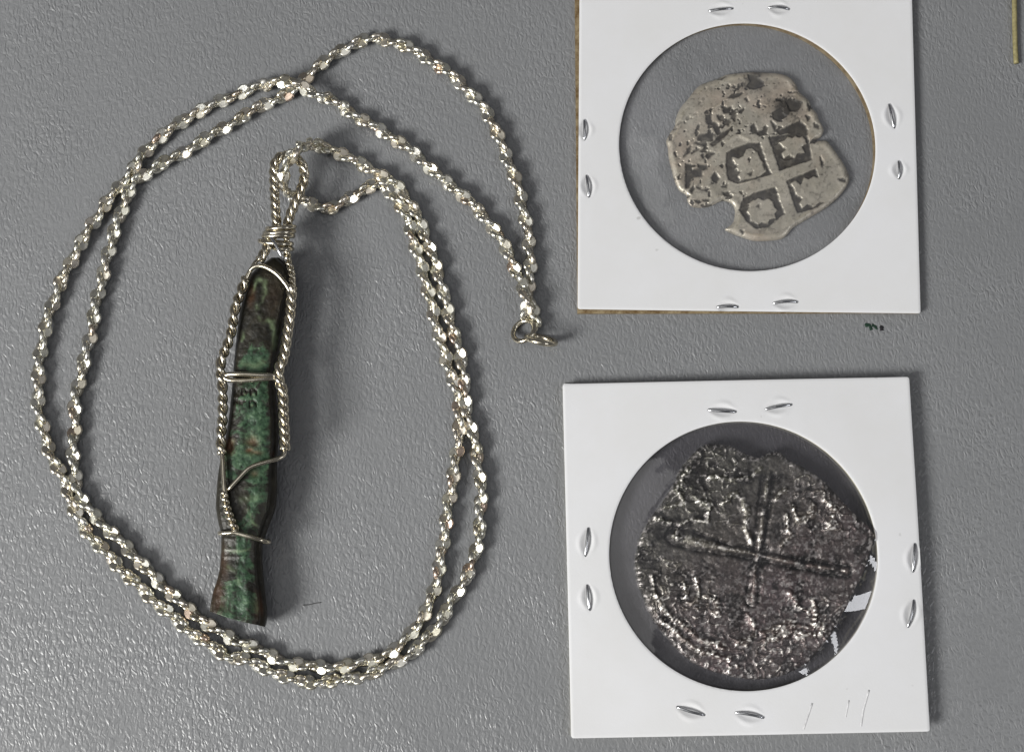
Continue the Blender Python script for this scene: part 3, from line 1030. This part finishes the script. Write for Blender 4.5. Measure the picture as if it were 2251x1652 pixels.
A += R5([(260, 1050), (360, 1105), (460, 1150), (560, 1190), (680, 1215), (780, 1225), (900, 1230), (990, 1225), (1080, 1205), (1180, 1185), (1280, 1150),
         (1380, 1105), (1465, 1030), (1550, 925), (1630, 805), (1685, 670), (1715, 560), (1745, 390), (1775, 200), (1800, 30)])
A += [(991, 1075), (1000, 1020), (1008, 960), (1010, 905), (1003, 860), (990, 815)]
A += R2([(735, 1580), (705, 1460), (675, 1340), (648, 1230), (615, 1130), (590, 1030), (555, 930), (505, 850), (450, 795), (390, 790), (310, 830), (240, 880),
         (170, 903), (85, 880)])
A += [(655, 437)]
ZA = [1.15] * len(A)
mid = [(640, 427, 2.8), (625, 408, 4.6), (623, 380, 5.6), (634, 354, 6.4), (650, 334, 7.6), (668, 319, 5.2)]
B = R2([(110, 588), (180, 608), (270, 650), (370, 700), (450, 748), (510, 790), (575, 870), (625, 970), (662, 1060), (695, 1150), (725, 1250), (755, 1370), (785, 1480), (815, 1590)])
B += [(1016, 800), (1020, 850), (1026, 905), (1040, 960), (1051, 1020), (1057, 1075)]
B += R5([(2052, 20), (2040, 205), (2005, 380), (1960, 500), (1905, 605), (1845, 700), (1790, 800), (1740, 880), (1680, 965), (1620, 1030), (1555, 1095), (1480, 1150),
         (1390, 1200), (1300, 1240), (1200, 1280), (1100, 1310), (985, 1325), (870, 1342), (780, 1345), (690, 1342), (600, 1318), (500, 1282), (400, 1240), (300, 1198),
         (200, 1150)])
B += R4([(1330, 1600), (1235, 1545), (1140, 1485), (1045, 1415), (955, 1340), (870, 1268), (780, 1190), (695, 1110), (620, 1040), (545, 965), (470, 885), (400, 805),
         (330, 730), (270, 640), (225, 540), (195, 440), (150, 340), (110, 260), (65, 170), (35, 70)])
B += R3([(105, 1530), (103, 1440), (105, 1350), (110, 1270), (117, 1200), (132, 1110), (150, 1040), (167, 970), (195, 890), (220, 820), (250, 740), (287, 680), (322, 605),
         (352, 540), (395, 475), (430, 410), (475, 350), (515, 280), (570, 215)])
B += R1([(170, 1345), (245, 1250), (305, 1155), (390, 1060), (470, 985), (560, 915), (650, 855), (750, 785), (870, 730), (1000, 665), (1150, 605), (1280, 550), (1400, 520),
         (1510, 488), (1600, 490), (1690, 520)])
B += R2([(100, 330), (200, 372), (300, 440), (400, 497), (505, 562), (600, 630), (685, 710), (750, 765), (830, 830), (915, 912), (980, 985), (1030, 1060), (1080, 1150),
         (1105, 1225), (1140, 1300), (1160, 1380), (1150, 1445)])
ZB = [1.15] * len(B)
for i, (x, y) in enumerate(B):          # B rides over A where they cross or lean on each other
    if math.hypot(x - 650, y - 190) < 60:
        ZB[i] = 2.7
    if y > 620 and x > 1120 and i > len(B) - 8:
        ZB[i] = 2.5
pix = [(x, y, z) for (x, y), z in zip(A, ZA)] + mid + [(x, y, z) for (x, y), z in zip(B, ZB)]
pix[-1] = (pix[-1][0], pix[-1][1], 1.6)
path = np.array([P(x, y, z) for x, y, z in pix])
path = catmull(path, 10)
path, S = resample(path, 0.1)
ker = np.ones(17) / 17
for k in range(3):
    pad = np.concatenate([np.full(8, path[0, k]), path[:, k], np.full(8, path[-1, k])])
    path[:, k] = np.convolve(pad, ker, "valid")
TAN, SIDE, UPV = frames(path)
HALF_TURN, PER = 3.42, 3
PITCH = HALF_TURN / PER
chain = thing("necklace_chain", "long twisted silver chain of flat oval links looped double around the pendant", "chain", (path[0, 0], path[0, 1], 0))


def link_mesh():
    """plump lozenge with a flat facet above and below"""
    n = 8
    a = np.linspace(0, 2 * math.pi, n, endpoint=False)
    V = []
    for k, z in ((0.76, 0.34), (1.0, 0.10), (1.0, -0.10), (0.76, -0.34)):
        V.append(np.stack([0.92 * k * np.cos(a) * (1 - 0.10 * np.abs(np.sin(a))), 0.68 * k * np.sin(a), np.full(n, z)], 1))
    V = np.vstack(V)
    F = [tuple(range(n)), tuple(reversed(range(3 * n, 4 * n)))]
    for r in range(3):
        for j in range(n):
            j2 = (j + 1) % n
            F.append((r * n + j, (r + 1) * n + j, (r + 1) * n + j2, r * n + j2))
    return V, F


LV, LF = link_mesh()
LME = mesh("link", LV, LF, (M_CHAIN,), smooth=True)
for e_ in LME.polygons[:2]:
    e_.use_smooth = False
twist = math.pi * S / HALF_TURN + 0.5 * np.sin(S * 0.045) + 0.35 * np.sin(S * 0.11 + 1.0)
links = []
ph0 = math.ceil((twist[0] + 0.4) / (math.pi / PER)) * math.pi / PER
while ph0 < twist[-1] - 0.2:
    i = min(int(np.searchsorted(twist, ph0)), len(S) - 1)
    ph = ph0 + random.gauss(0, 0.07)
    ph0 += math.pi / PER
    lat = math.cos(ph) * SIDE[i] + math.sin(ph) * UPV[i]
    nor = -math.sin(ph) * SIDE[i] + math.cos(ph) * UPV[i]
    big = 0.86 + 0.12 * math.cos(ph) ** 2
    for sg in (-1, 1):
        jj = min(len(S) - 1, max(0, i + (2 if sg > 0 else -2)))
        c = path[jj] + sg * 0.50 * lat + nor * random.gauss(0, 0.02)
        Mx = Matrix(np.stack([TAN[i], lat, nor], 1).tolist())
        tilt = Matrix.Rotation(random.gauss(0, 0.06), 3, "X") @ Matrix.Rotation(sg * -0.22 + random.gauss(0, 0.06), 3, "Y")
        Rm = Mx @ Matrix.Rotation(sg * -0.10, 3, "X") @ tilt @ Matrix.Diagonal((1.06, big, 0.95))
        links.append((abs(nor[2]) + 0.05 * c[2], c, Rm))
order = sorted(range(len(links)), key=lambda q: -links[q][0])
single = set(order[:300])
base = np.array(world_loc(chain)) / MM
SV, SF, off = [], [], 0
for q, (show, c, Rm) in enumerate(links):
    if q in single:
        o = bpy.data.objects.new("link", LME)
        COL.objects.link(o)
        o.parent = chain
        o.matrix_basis = Matrix.Translation(Vector((c - base)) * MM) @ Rm.to_4x4()
    else:
        R = np.array(Rm)
        SV.append(LV @ R.T + c)
        SF += [tuple(i + off for i in f) for f in LF]
        off += len(LV)
rest = obj("small_links", np.vstack(SV), SF, M_CHAIN, chain, smooth=True)
rest["kind"] = "stuff"
# the fine beaded core the links turn around
cv = []
for kk in range(2):
    ang = 2 * twist + math.pi * kk
    edge_on = np.sin(twist) ** 2
    c = path + (0.08 + 0.24 * edge_on)[:, None] * (np.cos(ang)[:, None] * SIDE + np.sin(ang)[:, None] * UPV)
    r = 0.10 + 0.10 * edge_on + 0.06 * np.sin(S * 2 * math.pi / 0.62 + kk * 2)
    cv.append(tube(c[::2], r[::2], 6))
obj("core_wire", *join(cv), M_CORE, chain)


# end rings of the chain
def ring(cpx, cpy, z, rad, r, normal, n=36):
    c = P(cpx, cpy, z)
    nv = Vector(normal).normalized()
    a = nv.orthogonal().normalized()
    b = nv.cross(a)
    t = np.linspace(0, 2 * math.pi, n, endpoint=False)
    pts = c + rad * (np.cos(t)[:, None] * np.array(a) + np.sin(t)[:, None] * np.array(b))
    m = 10
    q = np.linspace(0, 2 * math.pi, m, endpoint=False)
    V, F = [], []
    for i in range(n):
        rd = (pts[i] - c) / rad
        for j in range(m):
            V.append(pts[i] + r * (math.cos(q[j]) * rd + math.sin(q[j]) * np.array(nv)))
    for i in range(n):
        for j in range(m):
            F.append((i * m + j, ((i + 1) % n) * m + j, ((i + 1) % n) * m + (j + 1) % m, i * m + (j + 1) % m))
    return np.array(V), F


v_, f_ = ring(1151, 727, 1.6, 1.75, 0.38, (-0.45, 0.35, 0.82))
obj("jump_ring", v_, f_, M_WIRE, chain)
v_, f_ = ring(1189, 747, 2.0, 2.15, 0.42, (0.20, 0.90, 0.36))
obj("end_ring", v_, f_, M_WIRE, chain)

# ------------------------------------------------------------------ fish pendant
pend = thing("fish_pendant", "green patinated bronze fish pendant bound in twisted silver wire", "pendant", tuple(P(545, 1000, 0)))
FL = [(566, 600), (580, 574), (605, 548), (640, 538), (683, 527), (720, 522), (758, 518), (800, 514), (840, 511), (918, 503), (970, 494), (1015, 483), (1060, 477), (1113, 474),
      (1150, 480), (1171, 486), (1210, 486), (1249, 483), (1275, 477), (1296, 469), (1320, 464), (1343, 461)]
FR = [(566, 612), (580, 631), (594, 638), (612, 641), (634, 641), (665, 632), (700, 625), (740, 618), (790, 611), (840, 606), (880, 608), (930, 612), (976, 612), (1015, 609),
      (1050, 609), (1085, 610), (1120, 605), (1160, 590), (1195, 577), (1230, 577), (1261, 579), (1290, 584), (1319, 588), (1335, 586), (1343, 582)]
NV, NU = 330, 84
vy = np.linspace(566, 1343, NV)
xl = np.interp(vy, *np.array(FL).T)
xr = np.interp(vy, *np.array(FR).T)
k9 = np.ones(7) / 7
for arr in (xl, xr):
    arr[:] = np.convolve(np.concatenate([np.full(3, arr[0]), arr, np.full(3, arr[-1])]), k9, "valid")
shear = 34 * sstep(1235, 1343, vy)
zt = np.interp(vy, [566, 600, 660, 900, 1150, 1230, 1343], [5.0, 6.2, 6.6, 6.8, 6.4, 5.9, 6.0])
side_px = np.interp(vy, [566, 700, 840, 1000, 1100, 1200, 1343], [6, 9, 9, 10, 13, 11, 12])
uu = np.linspace(0, 1, NU)
rows = []
tones = []


def fish_marks(x, y):
    """tone channels (green, pale, rust) and sink depth for the stamped marks, in traced coordinates"""
    z3 = lambda p: [((a / 1.652 + 700) / 1.7067, (b / 1.652 + 500) / 1.7067) for a, b in p]
    z4 = lambda p: [((a / 1.502 + 700) / 1.7067, (b / 1.502 + 1300) / 1.7067) for a, b in p]
    xw = x + 9 * (fbm(x / 14, y / 14, 1) - 0.5)
    yw = y + 9 * (fbm(x / 14, y / 14, 4) - 0.5)
    n = fbm(x / 22, y / 30, 2)
    green = 0.34 + 0.20 * sstep(690, 850, yw) + 0 * x
    green -= 0.75 * np.exp(-(((xw - 600) / 40) ** 2 + ((yw - 640) / 75) ** 2))      # dark head
    green -= 0.45 * np.exp(-(((xw - 550) / 22) ** 2 + ((yw - 715) / 30) ** 2))
    green -= 0.30 * np.exp(-(((xw - 520) / 16) ** 2 + ((yw - 1110) / 60) ** 2))
    green -= 0.45 * np.exp(-(((xw - 535) / 16) ** 2 + ((yw - 1095) / 35) ** 2))
    green += 0.28 * np.exp(-(((xw - 575) / 30) ** 2 + ((yw - 1040) / 70) ** 2))
    green += 0.25 * np.exp(-(((xw - 560) / 40) ** 2 + ((yw - 920) / 50) ** 2))
    green += 0.25 * np.exp(-(((xw - 535) / 16) ** 2 + ((yw - 1280) / 90) ** 2))
    green += 0.15 * np.exp(-(((xw - 550) / 30) ** 2 + ((yw - 790) / 25) ** 2))
    pale = np.zeros_like(x)
    for p, w, s in ((z3([(430, 900), (482, 925), (485, 1000), (440, 1070), (465, 1150), (530, 1170), (548, 1270), (540, 1330)]), 5.5, 0.75),
                    (z3([(395, 1010), (420, 940), (445, 905)]), 3.0, 0.6), (z3([(340, 1290), (355, 1220)]), 3.0, 0.5),
                    (z3([(350, 1430), (420, 1440), (470, 1420)]), 6.0, 0.4),
                    (z4([(200, 1140), (280, 1155), (360, 1140)]), 3.0, 0.45), (z4([(230, 1240), (290, 1260), (300, 1330)]), 5.0, 0.3),
                    (z4([(245, 560), (255, 530)]), 4.0, 0.6), (z4([(340, 920), (375, 985), (400, 1010)]), 3.0, 0.55),
                    (z4([(320, 860), (400, 850), (440, 900)]), 8.0, 0.25)):
        pale = np.maximum(pale, s * np.exp(-(line_dist(xw, yw, p) / w) ** 2))
    pale *= sstep(0.25, 0.6, n)
    rust = np.zeros_like(x)
    for cx, cy, rx, ry, s in ((504, 978, 9, 16, 0.95), (553, 972, 13, 13, 0.7), (549, 990, 9, 6, 0.9), (607, 1000, 9, 8, 0.8), (563, 995, 14, 5, 0.6), (558, 1040, 9, 9, 0.5),
                              (550, 645, 8, 26, 0.5), (600, 655, 18, 40, 0.12), (575, 1330, 16, 26, 0.55), (480, 1310, 14, 40, 0.40), (492, 1240, 10, 40, 0.30)):
        rust = np.maximum(rust, s * np.exp(-(((xw - cx) / rx) ** 2 + ((yw - cy) / ry) ** 2)))
    # stamped characters in two lines
    sink = np.zeros_like(x)
    z5 = lambda p: [((a / 4.858 + 820) / 1.7067, (b / 4.858 + 1380) / 1.7067) for a, b in p]
    strokes = [[(305, 400), (305, 490)], [(355, 400), (308, 445), (360, 490)],
               [(425, 470), (430, 405), (480, 390), (515, 420), (500, 470), (450, 490)],
               [(585, 490), (590, 400), (650, 385), (690, 420), (690, 490)],
               [(285, 640), (290, 580), (320, 610), (345, 580), (345, 640)],
               [(380, 600), (430, 615), (480, 605)], [(380, 640), (430, 650)],
               [(565, 700), (570, 610), (620, 590), (680, 620), (690, 700)]]
    for st in strokes:
        sink = np.maximum(sink, np.exp(-(line_dist(x, y, z5(st)) / 1.7) ** 2))
    dots = np.zeros_like(x)
    for a, b in z5([(475, 480), (630, 485), (610, 680)]):
        dots = np.maximum(dots, np.exp(-(np.hypot(x - a, y - b) / 2.0) ** 2))
    pale = np.maximum(pale, 0.9 * dots)
    green = green - 0.5 * sink
    return green, pale, rust, sink


for j in range(NV):
    w = xr[j] - xl[j]
    wt = max(w - side_px[j], 6.0)
    xt = xl[j] + uu * wt
    yt = vy[j] + shear[j] * (uu * wt / w) + 3.0 * np.sin(uu * math.pi) * sstep(1300, 1343, vy[j])
    g, p_, r_, sk = fish_marks(xt, yt)
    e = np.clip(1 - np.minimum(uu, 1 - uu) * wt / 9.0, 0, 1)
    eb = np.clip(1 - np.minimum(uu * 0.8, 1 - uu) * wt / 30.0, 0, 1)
    band = sum(np.exp(-((yt - b_) / 3.2) ** 2) for b_ in (1183, 1207, 1222)) + 0.8 * np.exp(-((yt - 775) / 4.0) ** 2)
    keel = sstep(1230, 1330, yt) * np.exp(-((uu - 0.72) / 0.10) ** 2)
    z = zt[j] - 0.75 * e ** 2.2 - 0.55 * eb ** 1.6 + 0.06 * band + 0.35 * keel + 0.35 * (fbm(xt / 38, yt / 60, 3) - 0.5) + 0.16 * (fbm(xt / 9, yt / 9, 6) - 0.5) - 0.22 * sk - 0.18 * np.clip(r_, 0, 1)
    zt_end = z
    sp = side_px[j]
    sx = np.array([xl[j] + wt + sp * 0.45, xr[j] - 1, xr[j], xr[j] - 1.5, xr[j] - 5, xl[j] + 0.5 * w, xl[j] + 9, xl[j] + 4, xl[j] + 1.5])
    sz = np.array([zt[j] - 1.35, zt[j] - 2.2, zt[j] - 3.2, 2.2, 1.3, 1.1, 1.4, 2.6, zt[j] - 2.0])
    sy = vy[j] + shear[j] * np.clip((sx - xl[j]) / w, 0, 1)
    X = np.concatenate([xt, sx])
    Yy = np.concatenate([yt, sy])
    Zz = np.concatenate([zt_end, sz + 0.2 * (fbm(sx / 9, sy / 12, 9) - 0.5)])
    rows.append(P(X, Yy, Zz))
    gs, ps, rs, _ = fish_marks(sx, sy)
    tones.append(np.stack([np.concatenate([g - 0.35 * e - 0.42 * eb ** 1.4 - 0.25 * keel - 0.12 * band, gs * 0 + 0.02]), np.concatenate([p_, ps * 0]), np.concatenate([r_, rs * 0])], 1))  # side walls kept dark, their shade put into the tone
NC = NU + 9
V = np.vstack(rows)
T = np.vstack(tones)
F = []
for j in range(NV - 1):
    for i in range(NC):
        i2 = (i + 1) % NC
        F.append((j * NC + i, (j + 1) * NC + i, (j + 1) * NC + i2, j * NC + i2))
nb_ = len(V)
V = np.vstack([V, V[:NC].mean(0), V[-NC:].mean(0)])
T = np.vstack([T, T[0], T[-1] * 0 + np.array([0.1, 0, 0.3])])
for i in range(NC):
    i2 = (i + 1) % NC
    F.append((nb_, i, i2))
    F.append((nb_ + 1, (NV - 1) * NC + i2, (NV - 1) * NC + i))
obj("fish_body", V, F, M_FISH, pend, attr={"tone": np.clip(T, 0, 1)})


def W(pts):
    return catmull(np.array([P(x, y, z) for x, y, z in pts]), 8)


# long twisted strands down each side
v_, f_ = rope(W([(540, 612, 6.6), (528, 645, 6.7), (517, 676, 6.8), (507, 736, 6.8), (494, 770, 6.8), (486, 792, 6.9), (485, 822, 7.0), (489, 855, 7.0), (489, 918, 6.9), (485, 962, 6.8), (488, 996, 6.8)]), 0.39, 3.3, phase=0.4, wobble=0.25)
obj("twisted_wire", v_, f_, M_WIRE, pend)
v_, f_ = rope(W([(641, 630, 6.6), (638, 683, 6.7), (631, 736, 6.8), (623, 785, 6.9), (612, 813, 7.1), (614, 838, 7.1), (621, 862, 6.9), (623, 918, 6.8), (625, 957, 6.8), (626, 988, 6.8)]), 0.40, 4.2, strands=3, off=0.45, phase=1.2, wobble=0.12)
obj("twisted_wire", v_, f_, M_WIRE, pend)
v_, f_ = rope(W([(492, 1080, 7.0), (496, 1105, 7.0), (506, 1136, 7.0), (514, 1155, 6.9), (520, 1166, 6.8)]), 0.33, 1.9, phase=0.9)
obj("twisted_wire", v_, f_, M_WIRE, pend)
# plain wires
for pts, r in (([(487, 990, 6.8), (490, 1015, 7.0), (491, 1040, 7.1), (493, 1070, 7.2), (497, 1092, 7.1)], 0.36),
               ([(626, 985, 6.8), (623, 1000, 6.9), (609, 1008, 7.2), (580, 1016, 7.4), (549, 1027, 7.5), (528, 1047, 7.4), (506, 1071, 7.1), (500, 1078, 6.6)], 0.33),
               ([(541, 610, 6.2), (556, 588, 6.9), (577, 585, 7.2), (602, 597, 7.3), (623, 618, 7.3), (636, 638, 7.0), (641, 660, 6.2)], 0.34),
               ([(488, 830, 6.6), (500, 823, 7.3), (530, 822, 7.7), (570, 824, 7.7), (600, 825, 7.4), (613, 830, 6.7)], 0.36),
               ([(484, 812, 6.7), (489, 826, 7.2), (505, 835, 7.4), (540, 836, 7.6), (575, 833, 7.5), (602, 832, 7.2), (617, 845, 6.6)], 0.36),
               ([(482, 1171, 5.0), (486, 1171, 6.6), (505, 1170, 7.1), (520, 1171, 7.2), (550, 1179, 7.2), (575, 1187, 6.8), (590, 1191, 5.8), (590, 1187, 4.2)], 0.33),
               ([(573, 566, 6.3), (560, 578, 6.6), (548, 598, 6.7), (540, 614, 6.6)], 0.30)):
    v_, f_ = tube(resample(W(pts), 0.25)[0], r, 10)
    obj("wire", v_, f_, M_WIRE, pend)
# bail: rope loop and the wire coils at its neck
v_, f_ = rope(W([(609, 500, 4.9), (606, 470, 5.2), (603, 420, 5.3), (602, 372, 5.2), (608, 352, 5.2), (624, 342, 5.0), (645, 346, 4.8), (661, 358, 5.0), (668, 380, 5.2), (666, 402, 5.4),
                 (656, 428, 5.4), (647, 450, 5.3), (638, 472, 5.1), (630, 500, 4.8)]), 0.36, 4.0, strands=3, off=0.41, phase=0.3)
obj("bail_loop", v_, f_, M_WIRE, pend)
v_, f_ = rope(W([(606, 500, 5.0), (598, 520, 5.4), (588, 540, 5.9), (578, 560, 6.2), (570, 572, 6.2)]), 0.36, 3.8, strands=3, off=0.41, phase=0.8)
obj("twisted_wire", v_, f_, M_WIRE, pend)
v_, f_ = rope(W([(628, 498, 5.0), (629, 520, 5.4), (630, 545, 5.6), (632, 570, 5.4), (640, 600, 5.6), (642, 632, 6.4)]), 0.30, 1.9, phase=0.8)
obj("twisted_wire", v_, f_, M_WIRE, pend)
coils = [((587, 503), (647, 499)), ((582, 512), (646, 509)), ((579, 519), (644, 519)), ((571, 529), (641, 536)), ((600, 544), (642, 547))]
for (ax, ay), (bx, by) in coils:
    t = np.linspace(0, 2 * math.pi, 28, endpoint=False)
    cx_, cy_ = (ax + bx) / 2, (ay + by) / 2
    hw = abs(bx - ax) / 2
    sag = random.uniform(-3, 4)
    pts = [P(cx_ + hw * math.cos(q), ay + (by - ay) * (0.5 + 0.5 * math.cos(q)) + (sag if math.sin(q) > 0 else 0) * math.sin(q), 5.0 + 1.7 * math.sin(q)) for q in t]
    v_, f_ = tube(np.array(pts), 0.36, 9, closed=True)
    obj("wire_coil", v_, f_, M_WIRE, pend)
v_, f_ = tube(resample(W([(594, 520, 6.2), (600, 528, 7.0), (612, 550, 7.2), (622, 567, 6.9), (628, 574, 6.2)]), 0.25)[0], 0.24, 9)
obj("wire", v_, f_, M_STEEL, pend)

# ------------------------------------------------------------------ small things on the table
def flat_stroke(name, pts, r, mat, parent, z=0.02):
    pth = resample(catmull(np.array([P(x, y, z) for x, y in pts]), 6), 0.12)[0]
    rr = r * (0.75 + 0.5 * np.random.default_rng(len(pts)).random(len(pth)))
    v, f = tube(pth, rr, 8)
    v[:, 2] = z + (v[:, 2] - z) * 0.12
    return obj(name, v, f, mat, parent)


ip = lambda p: [((a / 8.658 + 3180) / 1.7067, (b / 8.658 + 1150) / 1.7067) for a, b in p]
ink = thing("ink_mark", "small dark green ink scribble on the table below the upper coin holder", "ink mark", tuple(P(1920, 718, 0)))
flat_stroke("ink_stroke", ip([(620, 540), (615, 600), (625, 660)]), 0.34, M_INK, ink)
flat_stroke("ink_stroke", ip([(650, 560), (710, 640), (765, 765)]), 0.24, M_INK, ink, 0.03)
flat_stroke("ink_stroke", ip([(770, 595), (860, 630), (915, 690), (900, 730)]), 0.22, M_INK, ink)
flat_stroke("ink_dot", ip([(1110, 620), (1090, 690), (1100, 780)]), 0.30, M_INK2, ink)

# yellow straw reaching in at the upper right corner
sp = [(2229, -60, 0.5), (2229, 0, 0.5), (2229.5, 40, 0.5), (2230, 75, 0.45), (2231, 105, 0.42), (2233, 140, 0.4)]
v_, f_ = tube(resample(W(sp), 0.4)[0], 0.40, 10)
straw = obj("straw", v_, f_, M_YELLOW)
tag(straw, "thin yellowish straw lying at the top edge, far from the pendant", "straw")

v_, f_ = tube(resample(W([(665, 1329, 0.1), (680, 1328, 0.12), (692, 1325, 0.12), (706, 1323, 0.1)]), 0.2)[0], 0.045, 6)
hair = obj("hair", v_, f_, M_HAIR)
tag(hair, "short dark hair lying on the table beside the fish tail's shadow", "hair")
print("links", len(links), "chain mm", S[-1])
